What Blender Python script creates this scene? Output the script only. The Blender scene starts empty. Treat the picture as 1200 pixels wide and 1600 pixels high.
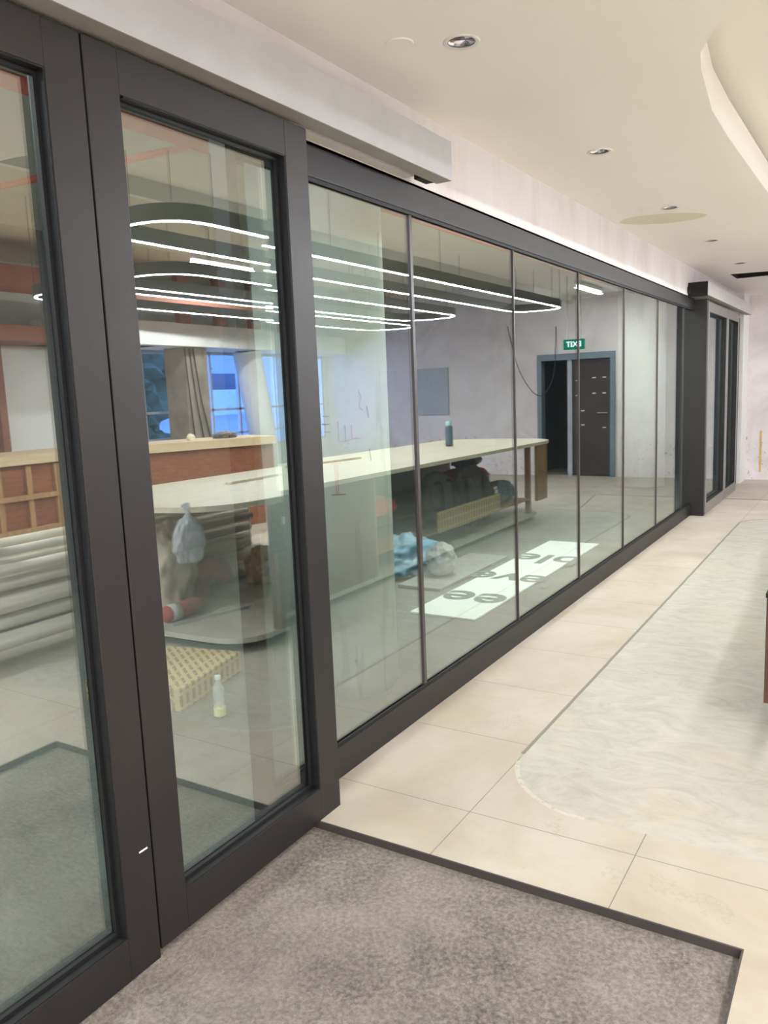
import bpy, bmesh, math, random
from mathutils import Vector, Matrix, noise
random.seed(7)
PI = math.pi
S = bpy.context.scene
COL = S.collection

# ------------------------------------------------------------------ camera
YAW, PITCH, ROLL, FPX, CX, H = -0.556283515, -0.147600780, -0.0405816422, 1242.79, 1.865, 1.6
fw = Vector((math.sin(YAW)*math.cos(PITCH), math.cos(YAW)*math.cos(PITCH), math.sin(PITCH)))
rt = Vector((math.cos(YAW), -math.sin(YAW), 0))
up = rt.cross(fw)
r2 = math.cos(ROLL)*rt + math.sin(ROLL)*up
u2 = -math.sin(ROLL)*rt + math.cos(ROLL)*up
cd = bpy.data.cameras.new('camera')
cam = bpy.data.objects.new('camera', cd)
COL.objects.link(cam)
M = Matrix((r2, u2, -fw)).transposed().to_4x4()
M.translation = Vector((CX, 0, H))
cam.matrix_world = M
cd.sensor_fit = 'VERTICAL'; cd.sensor_height = 24; cd.lens = 24*FPX/1600
cd.clip_start = 0.02; cd.clip_end = 200
S.camera = cam

# ------------------------------------------------------------------ world, exposure
W = bpy.data.worlds.new('world'); S.world = W; W.use_nodes = True
wn = W.node_tree
wn.nodes['Background'].inputs[0].default_value = (0.16, 0.36, 1.0, 1)
wn.nodes['Background'].inputs[1].default_value = 5.0
S.view_settings.view_transform = 'Standard'
S.view_settings.look = 'None'
S.view_settings.gamma = 1
S.view_settings.use_curve_mapping = False
S.view_settings.exposure = 0.34
try:
    cy = S.cycles
    cy.use_denoising = True
    cy.max_bounces = 12; cy.diffuse_bounces = 5; cy.glossy_bounces = 6; cy.transparent_max_bounces = 16
    cy.caustics_reflective = False; cy.caustics_refractive = False
    cy.sample_clamp_indirect = 6
except Exception:
    pass

# ------------------------------------------------------------------ room lights
def area(name, loc, rot, sx, sy, power, col=(.93, .965, 1), spread=PI):
    l = bpy.data.lights.new(name, 'AREA'); l.shape = 'RECTANGLE'; l.size = sx; l.size_y = sy
    l.energy = power; l.color = col; l.spread = spread
    o = bpy.data.objects.new(name, l); o.location = loc; o.rotation_euler = rot
    COL.objects.link(o); return o
LIGHTS = True
PENDANT_DOWN, FIXTURE, FILL_TUBE_POWER = 150.0, 14.0, 88
OUT_LIGHT = 85.0
NEUTRAL = (1, .985, .955)

# ------------------------------------------------------------------ materials
def srgb(r, g, b):
    f = lambda c: (c/255/12.92) if c/255 <= 0.04045 else ((c/255+0.055)/1.055)**2.4
    return (f(r), f(g), f(b), 1)
class N:
    """tiny node-graph helper"""
    def __init__(s, name):
        s.m = bpy.data.materials.new(name); s.m.use_nodes = True
        s.t = s.m.node_tree; s.b = s.t.nodes['Principled BSDF']; s.out = s.t.nodes['Material Output']
    def n(s, typ, **k):
        x = s.t.nodes.new(typ)
        for a, v in k.items(): setattr(x, a, v)
        return x
    def put(s, sock, v):
        if isinstance(v, bpy.types.NodeSocket): s.t.links.new(v, sock)
        else: sock.default_value = v
    def math(s, op, a, b=None, c=None, clamp=False):
        x = s.n('ShaderNodeMath', operation=op, use_clamp=clamp); s.put(x.inputs[0], a)
        if b is not None: s.put(x.inputs[1], b)
        if c is not None: s.put(x.inputs[2], c)
        return x.outputs[0]
    def coord(s, scale=None, which='Object'):
        o = s.n('ShaderNodeTexCoord').outputs[which]
        if scale is None: return o
        mp = s.n('ShaderNodeMapping'); s.put(mp.inputs[0], o); mp.inputs['Scale'].default_value = scale
        return mp.outputs[0]
    def noise(s, vec, scale, detail=4, rough=.55, dist=0):
        x = s.n('ShaderNodeTexNoise'); s.put(x.inputs['Vector'], vec)
        x.inputs['Scale'].default_value = scale; x.inputs['Detail'].default_value = detail
        x.inputs['Roughness'].default_value = rough; x.inputs['Distortion'].default_value = dist
        return x.outputs[0]
    def ramp(s, v, *st):
        x = s.n('ShaderNodeValToRGB'); s.put(x.inputs[0], v); e = x.color_ramp.elements
        e[0].position, e[0].color = st[0]; e[1].position, e[1].color = st[-1]
        for p, c in st[1:-1]:
            q = e.new(p); q.color = c
        return x.outputs[0]
    def mix(s, f, a, b, blend='MIX'):
        x = s.n('ShaderNodeMix', data_type='RGBA', blend_type=blend)
        s.put(x.inputs[0], f); s.put(x.inputs[6], a); s.put(x.inputs[7], b); return x.outputs[2]
    def bump(s, h, strength=.3, dist=.01, prev=None):
        x = s.n('ShaderNodeBump'); x.inputs['Strength'].default_value = strength
        x.inputs['Distance'].default_value = dist; s.put(x.inputs['Height'], h)
        if prev is not None: s.put(x.inputs['Normal'], prev)
        return x.outputs[0]
    def set(s, **k):
        for a, v in k.items():
            s.put(s.b.inputs[a.replace('_', ' ')], v)
        return s.m
def plain(name, col, rough=.6, metal=0, var=.08, scale=6, bump=0, bscale=60, spec=.5):
    g = N(name); c = g.coord()
    nz = g.noise(c, scale, 5)
    dark = tuple(x*(1-var) for x in col[:3])+(1,); lite = tuple(min(1, x*(1+var)) for x in col[:3])+(1,)
    g.set(Base_Color=g.ramp(nz, (.3, dark), (.7, lite)), Roughness=rough, Metallic=metal)
    g.b.inputs['Specular IOR Level'].default_value = spec
    if bump: g.set(Normal=g.bump(g.noise(c, bscale, 4), bump, .01))
    return g.m
def emit(name, col, st):
    g = N(name); e = g.n('ShaderNodeEmission'); e.inputs[0].default_value = col; e.inputs[1].default_value = st
    g.t.links.new(e.outputs[0], g.out.inputs[0]); return g.m
def wood(name, a, b, axis='Y', scale=3, rough=.6):
    g = N(name); sc = {'X': (.6, 9, 9), 'Y': (9, .6, 9), 'Z': (9, 9, .6)}[axis]
    c = g.coord(sc); nz = g.noise(c, scale, 6, .6, 1.2)
    g.set(Base_Color=g.ramp(nz, (.3, a), (.72, b)), Roughness=rough, Normal=g.bump(nz, .15, .004)); return g.m

def floor_mat():
    g = N('stone_tiles_and_mortar'); c = g.coord()
    sp = g.n('ShaderNodeSeparateXYZ'); g.put(sp.inputs[0], c); X, Y = sp.outputs[0], sp.outputs[1]
    def joint(v, off, step, w):
        a = g.math('SUBTRACT', v, off); a = g.math('DIVIDE', a, step); a = g.math('ADD', a, 1000.5)
        a = g.math('FRACT', a); a = g.math('SUBTRACT', a, .5); a = g.math('ABSOLUTE', a)
        return g.math('LESS_THAN', a, w/step)
    j = g.math('MAXIMUM', joint(X, .6, .625, .0017), joint(Y, 2.57, .645, .0017))
    # race-track inlay, rounded box distance
    hx, hy, r = 1.55, 3.63, .4
    qx = g.math('SUBTRACT', g.math('ABSOLUTE', g.math('SUBTRACT', X, .6+hx)), hx-r)
    qy = g.math('SUBTRACT', g.math('ABSOLUTE', g.math('SUBTRACT', Y, 2.72+hy)), hy-r)
    mx = g.math('MAXIMUM', qx, 0); my = g.math('MAXIMUM', qy, 0)
    d = g.math('ADD', g.math('SQRT', g.math('ADD', g.math('MULTIPLY', mx, mx), g.math('MULTIPLY', my, my))),
               g.math('SUBTRACT', g.math('MINIMUM', g.math('MAXIMUM', qx, qy), 0), r))
    inside = g.math('LESS_THAN', d, 0)
    # soft smeared boundary on the near end
    n1 = g.noise(c, 1.6, 6, .6, .4); n2 = g.noise(g.coord((1.2, 2.2, 1)), 3.0, 9, .72, 1.6); n3 = g.noise(c, 40, 4)
    stone = g.ramp(n1, (.3, srgb(168, 154, 136)), (.5, srgb(182, 171, 155)), (.68, srgb(192, 183, 169)))
    stone = g.mix(g.math('MULTIPLY', g.math('GREATER_THAN', g.noise(c, 2.3, 3), .58), .22), stone, srgb(178, 162, 136))
    mortar = g.ramp(n2, (.25, srgb(158, 153, 138)), (.5, srgb(179, 174, 160)), (.7, srgb(190, 186, 174)))
    mortar = g.mix(g.math('MULTIPLY', g.math('GREATER_THAN', n1, .56), .35), mortar, srgb(188, 178, 154))
    js = g.math('MULTIPLY', j, g.math('SUBTRACT', 1, inside))
    base = g.mix(inside, stone, mortar)
    base = g.mix(g.math('MULTIPLY', js, .75), base, srgb(95, 88, 78))
    # open groove on the long side and far end, filled at the near end
    wv = g.math('MULTIPLY', g.math('SUBTRACT', g.noise(c, 3, 2), .5), .01)
    gr = g.math('LESS_THAN', g.math('ABSOLUTE', g.math('ADD', d, g.math('ADD', wv, -.004))), .009)
    openm = g.math('GREATER_THAN', Y, 3.12)
    smear = g.math('MULTIPLY', g.math('MULTIPLY', g.math('LESS_THAN', g.math('ABSOLUTE', g.math('ADD', d, g.math('MULTIPLY', wv, 2.5))), .010), g.math('GREATER_THAN', n3, .42)),
                   g.math('MULTIPLY', g.math('LESS_THAN', Y, 3.05), g.math('LESS_THAN', X, 1.0)))
    base = g.mix(g.math('MULTIPLY', smear, .3), base, srgb(222, 217, 202))
    groove = g.math('MULTIPLY', gr, openm)
    base = g.mix(g.math('MULTIPLY', groove, .8), base, srgb(112, 104, 92))
    # dusty boot prints
    cell = g.n('ShaderNodeTexVoronoi', feature='DISTANCE_TO_EDGE'); g.put(cell.inputs['Vector'], c); cell.inputs['Scale'].default_value = 42
    edge = g.math('LESS_THAN', cell.outputs['Distance'], .09)
    tot = None
    for (fx, fy, a, lx, ly) in [(1.20, 2.43, 1.9, .055, .05), (1.36, 2.44, 2.5, .08, .05), (1.50, 2.40, 2.5, .08, .05), (.41, 3.40, 1.2, .12, .05), (.93, 2.62, 2.2, .08, .04)]:
        ux = g.math('SUBTRACT', X, fx); uy = g.math('SUBTRACT', Y, fy)
        p = g.math('DIVIDE', g.math('ADD', g.math('MULTIPLY', ux, math.cos(a)), g.math('MULTIPLY', uy, math.sin(a))), lx)
        q = g.math('DIVIDE', g.math('SUBTRACT', g.math('MULTIPLY', uy, math.cos(a)), g.math('MULTIPLY', ux, math.sin(a))), ly)
        e = g.math('LESS_THAN', g.math('ADD', g.math('MULTIPLY', p, p), g.math('MULTIPLY', q, q)), 1)
        tot = e if tot is None else g.math('MAXIMUM', tot, e)
    pr = g.math('MULTIPLY', g.math('MULTIPLY', tot, edge), g.math('GREATER_THAN', g.noise(c, 30, 2), .48))
    base = g.mix(g.math('MULTIPLY', pr, .22), base, srgb(150, 138, 118))
    spk = g.math('GREATER_THAN', g.noise(c, 55, 2), .745)
    base = g.mix(g.math('MULTIPLY', spk, .35), base, srgb(130, 120, 104))
    hgt = g.math('ADD', g.math('MULTIPLY', n2, g.math('MULTIPLY', inside, .5)), g.math('MULTIPLY', n3, .12))
    hgt = g.math('SUBTRACT', hgt, g.math('MULTIPLY', groove, 2))
    hgt = g.math('SUBTRACT', hgt, g.math('MULTIPLY', js, .4))
    g.set(Base_Color=base, Roughness=g.math('ADD', .55, g.math('MULTIPLY', n1, .25)), Normal=g.bump(hgt, .35, .006))
    return g.m
def screed_mat(name='rough_screed', a=(86, 78, 70), b=(170, 160, 147)):
    g = N(name); c = g.coord()
    n1 = g.noise(c, 1.3, 5, .6); n2 = g.noise(c, 62, 5, .72); n3 = g.noise(c, 7, 4)
    rough_zone = g.ramp(n1, (.38, (.25, .25, .25, 1)), (.6, (1, 1, 1, 1)))
    base = g.ramp(n2, (.36, srgb(*a)), (.5, srgb((a[0]+b[0])//2+8, (a[1]+b[1])//2+8, (a[2]+b[2])//2+8)), (.62, srgb(*b)))
    base = g.mix(.35, base, g.ramp(n3, (.35, srgb(a[0]+18, a[1]+18, a[2]+18)), (.7, srgb(*b))))
    smooth_ = g.math('SUBTRACT', 1, rough_zone)
    base = g.mix(g.math('MULTIPLY', smooth_, .7), base, srgb((a[0]+b[0])//2+14, (a[1]+b[1])//2+14, (a[2]+b[2])//2+14))
    h = g.math('MULTIPLY', n2, rough_zone)
    g.set(Base_Color=base, Roughness=.9, Normal=g.bump(h, 1.0, .02)); return g.m
def concrete_mat(name, a, b, drawings=False):
    g = N(name); c = g.coord(); n1 = g.noise(c, 2.2, 6, .6); n2 = g.noise(g.coord((6, 6, .7)), 1.6, 5)
    base = g.ramp(n1, (.3, srgb(*a)), (.7, srgb(*b)))
    base = g.mix(g.math('MULTIPLY', g.math('GREATER_THAN', n2, .62), .3), base, srgb(a[0]-35, a[1]-33, a[2]-35))
    pits = g.math('GREATER_THAN', g.noise(c, 26, 3), .72)
    base = g.mix(g.math('MULTIPLY', pits, .45), base, srgb(a[0]-90, a[1]-90, a[2]-90))
    g.set(Base_Color=base, Roughness=.85, Normal=g.bump(g.noise(c, 30, 5), .2, .006)); return g.m
def plaster_wall():
    g = N('skimmed_plaster'); c = g.coord(); n1 = g.noise(g.coord((1, 1.6, .5)), 1.7, 5, .6, .6)
    base = g.ramp(n1, (.3, srgb(214, 206, 205)), (.5, srgb(224, 219, 219)), (.7, srgb(230, 227, 229)))
    g.set(Base_Color=base, Roughness=.8, Normal=g.bump(g.noise(c, 12, 4), .12, .005)); return g.m
def patchy_wall():
    g = N('patched_end_wall'); c = g.coord(); n1 = g.noise(c, 1.1, 7, .62, .8); n2 = g.noise(c, 17, 6, .7)
    sp = g.n('ShaderNodeSeparateXYZ'); g.put(sp.inputs[0], c)
    base = g.ramp(n1, (.3, srgb(205, 198, 196)), (.5, srgb(228, 221, 219)), (.66, srgb(236, 231, 230)))
    low = g.math('LESS_THAN', sp.outputs[2], .75)
    chips = g.math('GREATER_THAN', n2, .62)
    base = g.mix(g.math('MULTIPLY', g.math('MULTIPLY', chips, low), .6), base, srgb(120, 105, 92))
    crack = g.math('GREATER_THAN', g.noise(c, 6, 8, .8), .7)
    base = g.mix(g.math('MULTIPLY', crack, .4), base, srgb(140, 125, 112))
    g.set(Base_Color=base, Roughness=.85, Normal=g.bump(n2, .3, .01)); return g.m
def ceiling_mat():
    g = N('painted_ceiling'); c = g.coord(); sp = g.n('ShaderNodeSeparateXYZ'); g.put(sp.inputs[0], c)
    n1 = g.noise(c, .8, 3)
    base = g.ramp(n1, (.3, srgb(246, 241, 236)), (.7, srgb(249, 245, 240)))
    # damp filler patch with a shape of its own near the third downlight
    X, Y = sp.outputs[0], sp.outputs[1]
    ca, sa = math.cos(.42), math.sin(.42)
    ux = g.math('SUBTRACT', X, .36); uy = g.math('SUBTRACT', Y, 6.78)
    p = g.math('DIVIDE', g.math('ADD', g.math('MULTIPLY', ux, ca), g.math('MULTIPLY', uy, sa)), .34)
    q = g.math('DIVIDE', g.math('SUBTRACT', g.math('MULTIPLY', uy, ca), g.math('MULTIPLY', ux, sa)), .2)
    e = g.math('ADD', g.math('MULTIPLY', p, p), g.math('MULTIPLY', q, q))
    e = g.math('ADD', e, g.math('MULTIPLY', g.noise(c, 5, 3), .7))
    base = g.mix(g.math('MULTIPLY', g.math('LESS_THAN', e, 1.3), .8), base, srgb(214, 205, 182))
    g.set(Base_Color=base, Roughness=.8, Normal=g.bump(g.noise(c, 9, 3), .05, .004)); return g.m
def glass_mat(name, tint, ior=2.5):
    g = N(name); g.t.nodes.remove(g.b)
    tr = g.n('ShaderNodeBsdfTransparent'); tr.inputs[0].default_value = tint
    gl = g.n('ShaderNodeBsdfGlossy'); gl.inputs['Roughness'].default_value = 0.0; gl.inputs[0].default_value = (.97, 1, .985, 1)
    fr = g.n('ShaderNodeFresnel')
    # same reflectance on both faces of the sheet
    geo = g.n('ShaderNodeNewGeometry'); i = g.math('ADD', g.math('MULTIPLY', geo.outputs['Backfacing'], 1/ior-ior), ior)
    g.put(fr.inputs['IOR'], i)
    mx = g.n('ShaderNodeMixShader'); g.put(mx.inputs[0], fr.outputs[0])
    g.t.links.new(tr.outputs[0], mx.inputs[1]); g.t.links.new(gl.outputs[0], mx.inputs[2])
    g.t.links.new(mx.outputs[0], g.out.inputs[0]); return g.m
def film_mat(name, col, rough=.25, alpha=.45):
    g = N(name); c = g.coord(); nz = g.noise(c, 14, 5, .6, .8)
    g.set(Base_Color=col, Roughness=rough, Alpha=g.math('ADD', alpha-.15, g.math('MULTIPLY', nz, .4)), Normal=g.bump(nz, .8, .02)); return g.m
def carton_mat():
    g = N('printed_carton'); c = g.coord(); sp = g.n('ShaderNodeSeparateXYZ'); g.put(sp.inputs[0], c)
    row = g.math('FRACT', g.math('MULTIPLY', g.math('ADD', g.math('ADD', sp.outputs[1], sp.outputs[0]), 50), 17))
    bars = g.math('GREATER_THAN', row, .55)
    br = g.math('GREATER_THAN', g.noise(c, 120, 2), .5)
    dash = g.math('GREATER_THAN', g.math('FRACT', g.math('MULTIPLY', g.math('ADD', sp.outputs[2], g.math('MULTIPLY', sp.outputs[0], 1.0)), 13)), .22)
    m = g.math('MULTIPLY', g.math('MULTIPLY', bars, dash), g.math('ADD', .45, g.math('MULTIPLY', br, .5)))
    g.set(Base_Color=g.mix(m, srgb(184, 160, 116), srgb(66, 52, 38)), Roughness=.8); return g.m

MAT = {}
def m(k): return MAT[k]
MAT.update(
    floor=floor_mat(), screed=screed_mat(), outer_floor=screed_mat('outer_concrete_floor', (84, 86, 82), (118, 120, 114)),
    edge=plain('dark_tile_edge', srgb(62, 56, 52), .7), ceiling=ceiling_mat(), plaster=plaster_wall(), patchy=patchy_wall(),
    deckgrey=plain('dusty_grey_deck', srgb(196, 190, 178), .8, 0, .1, 6),
    greyframe=plain('grey_door_frame', srgb(128, 124, 120), .35, .3, .05),
    black=plain('black_powder_coat', srgb(32, 29, 29), .48, .0, .12, 3, .04, 90), rubber=plain('black_gasket', srgb(7, 7, 9), .6, 0, .05),
    glass=glass_mat('clear_coated_glass', (.93, .975, .945, 1), 2.9), joint=plain('silicone_joint', srgb(70, 62, 60), .4),
    alu=plain('brushed_aluminium', srgb(212, 211, 210), .3, .5, .06, 8, .03, 40), cover=plain('grey_white_operator_cover', srgb(186, 188, 194), .3, .15, .06, 5),
    cover_in=plain('grey_cover_underside', srgb(160, 157, 148), .5, .1, .1, 6), concrete=concrete_mat('fair_faced_concrete', (222, 227, 218), (238, 241, 233)),
    oldconc=concrete_mat('old_column_concrete', (120, 108, 95), (165, 152, 135)), chrome=plain('mirror_reflector', srgb(190, 188, 196), .12, 1, .03),
    white=plain('white_paint', srgb(232, 230, 226), .6, 0, .03), darkvoid=plain('dark_void', srgb(24, 22, 22), .9), yellow=plain('faded_yellow_paint', srgb(205, 175, 110), .8, 0, .2, 20),
    ply=wood('pale_plywood_top', srgb(226, 216, 188), srgb(246, 240, 218), 'Y', 2.2, .5), brownply=wood('dark_brown_plywood', srgb(72, 46, 34), srgb(105, 70, 50), 'Z', 2, .5),
    rustply=wood('red_brown_board', srgb(120, 70, 46), srgb(158, 98, 64), 'Y', 2, .5), batten=wood('raw_timber', srgb(150, 112, 72), srgb(190, 152, 106), 'Z', 3, .7),
    beige=plain('beige_panel', srgb(222, 208, 192), .7, 0, .05), tanedge=wood('tan_veneer', srgb(208, 180, 140), srgb(226, 204, 168), 'Y', 2, .5),
    salmon=plain('brown_primer', srgb(150, 100, 80), .7, 0, .1), redpipe=plain('red_sprinkler_paint', srgb(190, 60, 50), .5, 0, .1), pvc=plain('white_pvc', srgb(238, 232, 214), .4, 0, .06, 4),
    ribbon=plain('anthracite_ribbon', srgb(88, 87, 84), .5, 0, .05), led=emit('led_strip', (.95, .98, 1.03, 1), PENDANT_DOWN),
    fixture=emit('batten_tube', (1, 1, 1, 1), FIXTURE), wire=plain('wire', srgb(50, 50, 50), .5), steel=plain('galvanised_steel', srgb(170, 170, 168), .35, .8),
    redbag=plain('red_nylon', srgb(222, 84, 62), .6, 0, .15, 12, .3, 40), elbow=plain('dusty_red_pipe', srgb(178, 60, 46), .6, 0, .2, 8), blackcloth=plain('black_cloth', srgb(62, 52, 50), .85, 0, .25, 9, .6, 30),
    sack=plain('cream_woven_sack', srgb(232, 222, 198), .8, 0, .1, 7, .5, 40), carrier=film_mat('white_carrier_film', srgb(215, 218, 225), .3, .62), clearbag=film_mat('clear_plastic_film', srgb(205, 200, 200), .2, .55),
    rope=plain('tan_rags', srgb(205, 172, 126), .9, 0, .3, 22, .9, 60), bluecloth=plain('pale_blue_sheet', srgb(120, 155, 175), .6, 0, .15, 8, .4, 20), carton=carton_mat(),
    green=emit('exit_face_green', (0.0, .30, .19, 1), .9), exitwhite=emit('exit_letters', (.8, 1, .95, 1), 2.2), slate=plain('slate_letters', srgb(92, 104, 98), .7), board=plain('white_board', srgb(226, 232, 226), .5, 0, .03),
    bottle=film_mat('clear_bottle', srgb(225, 232, 232), .08, .3), label=plain('yellow_label', srgb(222, 214, 150), .5), bluebottle=plain('slate_blue_bottle', srgb(78, 96, 112), .35), cyan=plain('pale_cyan_lid', srgb(175, 215, 222), .4),
    mark=plain('grey_marker', srgb(135, 134, 134), .8), redmark=plain('red_marker', srgb(214, 168, 166), .8), jamb=plain('light_blue_jamb', srgb(112, 132, 142), .5), leafdark=plain('dark_brown_door', srgb(52, 42, 40), .6, 0, .25, 3, .1, 20),
    facade=plain('grey_facade', srgb(200, 205, 215), .8), faglass=plain('dark_window_band', srgb(90, 105, 130), .2), foliage=plain('tree_foliage', srgb(70, 90, 70), .9, 0, .4, 3), bark=plain('bark', srgb(80, 66, 54), .9),
    outer_wall=plain('outer_grey_wall', srgb(86, 84, 84), .9, 0, .12, 1.2), outer_ceiling=plain('outer_soffit', srgb(196, 194, 180), .9, 0, .05, 1.0), highceil=plain('open_soffit', srgb(214, 208, 192), .9, 0, .06, 1.0), patch=plain('grey_wall_panel', srgb(178, 182, 190), .7),
)

# ------------------------------------------------------------------ mesh helpers
def link(name, bm, mat, parent=None, smooth=False):
    me = bpy.data.meshes.new(name); bmesh.ops.recalc_face_normals(bm, faces=bm.faces); bm.to_mesh(me); bm.free()
    if smooth:
        for p in me.polygons: p.use_smooth = True
    me.materials.append(mat); o = bpy.data.objects.new(name, me); COL.objects.link(o)
    if parent is not None:
        o.parent = parent
        o.matrix_parent_inverse = Matrix.Identity(4)
    return o
def thing(name, label, cat, loc=(0, 0, 0), rz=0, group=None):
    o = bpy.data.objects.new(name, None); o.empty_display_size = .1; COL.objects.link(o)
    o.location = loc; o.rotation_euler = (0, 0, rz); o['label'] = label; o['category'] = cat
    if group: o['group'] = group
    return o
def tag(o, label, cat, group=None):
    o['label'] = label; o['category'] = cat
    if group: o['group'] = group
    return o
def struct(o): o['kind'] = 'structure'; return o
def box(bm, x0, x1, y0, y1, z0, z1, bev=0):
    r = bmesh.ops.create_cube(bm, size=1)
    for v in r['verts']:
        v.co = Vector(((x0+x1)/2+v.co.x*(x1-x0), (y0+y1)/2+v.co.y*(y1-y0), (z0+z1)/2+v.co.z*(z1-z0)))
    if bev:
        es = {e for v in r['verts'] for e in v.link_edges}
        bmesh.ops.bevel(bm, geom=list(es), offset=bev, segments=2, affect='EDGES', profile=.6)
    return r['verts']
def B(*a, bev=0):
    bm = bmesh.new(); box(bm, *a, bev=bev); return bm
def tube(bm, pts, r, n=10, cap=True):
    pts = [Vector(p) for p in pts]; rings = []
    ref = None
    for i, p in enumerate(pts):
        t = (pts[min(i+1, len(pts)-1)]-pts[max(i-1, 0)]).normalized()
        if ref is None: ref = Vector((0, 0, 1)) if abs(t.z) < .9 else Vector((1, 0, 0))
        a = t.cross(ref).normalized(); b = a.cross(t).normalized(); ref = b
        rr = r[i] if isinstance(r, (list, tuple)) else r
        rings.append([bm.verts.new(p+a*math.cos(2*PI*k/n)*rr+b*math.sin(2*PI*k/n)*rr) for k in range(n)])
    for A, C in zip(rings, rings[1:]):
        for k in range(n): bm.faces.new((A[k], A[(k+1) % n], C[(k+1) % n], C[k]))
    if cap: bm.faces.new(rings[0]); bm.faces.new(rings[-1])
    return bm
def T(pts, r, n=10): return tube(bmesh.new(), pts, r, n)
def lathe(prof, c=(0, 0, 0), n=32, cap=True):
    bm = bmesh.new(); rings = []
    for r, z in prof:
        rings.append([bm.verts.new((c[0]+r*math.cos(2*PI*k/n), c[1]+r*math.sin(2*PI*k/n), c[2]+z)) for k in range(n)])
    for A, C in zip(rings, rings[1:]):
        for k in range(n): bm.faces.new((A[k], A[(k+1) % n], C[(k+1) % n], C[k]))
    if cap: bm.faces.new(rings[0]); bm.faces.new(rings[-1])
    return bm
def plate(outline, z0, z1, holes=()):
    """horizontal slab with optional holes"""
    bm = bmesh.new(); es = []
    for loop in [outline]+list(holes):
        vs = [bm.verts.new((x, y, z0)) for x, y in loop]
        es += [bm.edges.new((vs[i], vs[(i+1) % len(vs)])) for i in range(len(vs))]
    bmesh.ops.triangle_fill(bm, edges=es, use_beauty=True)
    r = bmesh.ops.extrude_face_region(bm, geom=bm.faces[:])
    for v in [g for g in r['geom'] if isinstance(g, bmesh.types.BMVert)]: v.co.z = z1
    return bm
def smooth(pts, n=8):
    P = [Vector(p) for p in pts]; P = [P[0]]+P+[P[-1]]; out = []
    for i in range(1, len(P)-2):
        for k in range(n):
            t = k/n; a, b, c, d = P[i-1], P[i], P[i+1], P[i+2]
            out.append(.5*((2*b)+(c-a)*t+(2*a-5*b+4*c-d)*t*t+(3*b-a-3*c+d)*t**3))
    out.append(P[-1]); return out
def circle(cx, cyy, r, n=40): return [(cx+r*math.cos(2*PI*k/n), cyy+r*math.sin(2*PI*k/n)) for k in range(n)]
def rrect(pts, r, n=8):
    """rounded polygon through corner points (counter-clockwise)"""
    out = []; L = len(pts)
    for i in range(L):
        p = Vector(pts[i]); a = Vector(pts[i-1])-p; b = Vector(pts[(i+1) % L])-p
        rr = r[i] if isinstance(r, (list, tuple)) else r
        rr = min(rr, a.length*.49, b.length*.49)
        p0 = p+a.normalized()*rr; p1 = p+b.normalized()*rr
        for k in range(n+1):
            t = k/n; q = p0*(1-t)**2+p*2*t*(1-t)+p1*t*t; out.append((q.x, q.y))
    return out
def blob(c, s, seed=0, amp=.18, freq=1.5, sub=4, flat=True, folds=0):
    bm = bmesh.new(); bmesh.ops.create_icosphere(bm, subdivisions=sub, radius=1)
    off = Vector((seed*7.3, seed*3.1, seed*5.7))
    for v in bm.verts:
        d = v.co.normalized(); k = 1+amp*noise.noise(d*freq+off)+amp*.45*noise.noise(d*freq*3+off)
        if folds: k += folds*(abs(math.sin(math.atan2(d.y, d.x)*7+3*noise.noise(d*2+off)))-.5)*(.4+.6*abs(d.z))
        q = d*k
        if flat: q.z = max(q.z, -.78)
        v.co = Vector((c[0]+q.x*s[0], c[1]+q.y*s[1], c[2]+q.z*s[2]))
    return bm

# ------------------------------------------------------------------ SETTING
ZC = 2.88
PITX, PITY = 1.61, 2.25
# tiled floor: L-shaped slab round the pit
fl = [(-.06, PITY), (PITX, PITY), (PITX, -4), (10.5, -4), (10.5, 14.0), (-.06, 14.0)]
o = struct(link('floor', plate(fl, -.035, 0), m('floor')))
o = struct(link('floor_screed', B(-.06, PITX+.0, -4, PITY, -.12, -.03), m('screed')))
bm = bmesh.new(); box(bm, .0, PITX, PITY-.006, PITY+.0, -.03, -.001); box(bm, PITX-.006, PITX, -4, PITY-.006, -.03, -.001)
struct(link('trim_1', bm, m('edge')))
bm = bmesh.new(); box(bm, .12, 1.55, 11.545, 11.56, 0, .002); struct(link('trim_2', bm, m('edge')))
bm = bmesh.new(); tube(bm, [(1.36, 10.05, .001), (1.58, 11.5, .001)], .006, 4); struct(link('trim_3', bm, m('edge')))
# outside floor beyond the glass
struct(link('floor_outer', B(-4.5, -.06, -4, 14.6, -.12, -.005), m('outer_floor')))
# ceiling with curved cove edge
edge = [(1.15, 13.9), (1.15, 6.3), (1.125, 4.8), (1.13, 4.3), (1.18, 3.75), (1.21, 3.56), (1.31, 3.32), (1.45, 3.12), (1.7, 2.9), (2.1, 2.72), (2.8, 2.65), (10.4, 2.65)]
outline = [(.0, -4), (.0, 13.9)]+edge+[(10.4, -4)]
LIGHTS_Y = [2.89, 4.63, 6.41, 8.15, 9.95]
holes = [circle(.49, y, .058) for y in LIGHTS_Y]
holes.append([(.25, 10.87), (.68, 10.97), (.66, 11.5), (.25, 11.44)])
struct(link('ceiling', plate(outline, ZC, 3.07, holes), m('ceiling')))
struct(link('ceiling_recess', B(0, 2.75, -4, 13.9, 3.07+.08, 3.2), m('ceiling')))
bm = bmesh.new(); box(bm, 2.7, 2.75, 2.7, 13.9, 3.02, 3.15); struct(link('trim_4', bm, m('white')))
struct(link('ceiling_open', B(2.75, 10.5, -4, 14, 3.5, 3.6), m('highceil')))
bm = bmesh.new(); box(bm, 2.73, 2.77, 2.6, 13.9, 3.15, 3.5); struct(link('wall_bulkhead', bm, m('plaster')))
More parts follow.
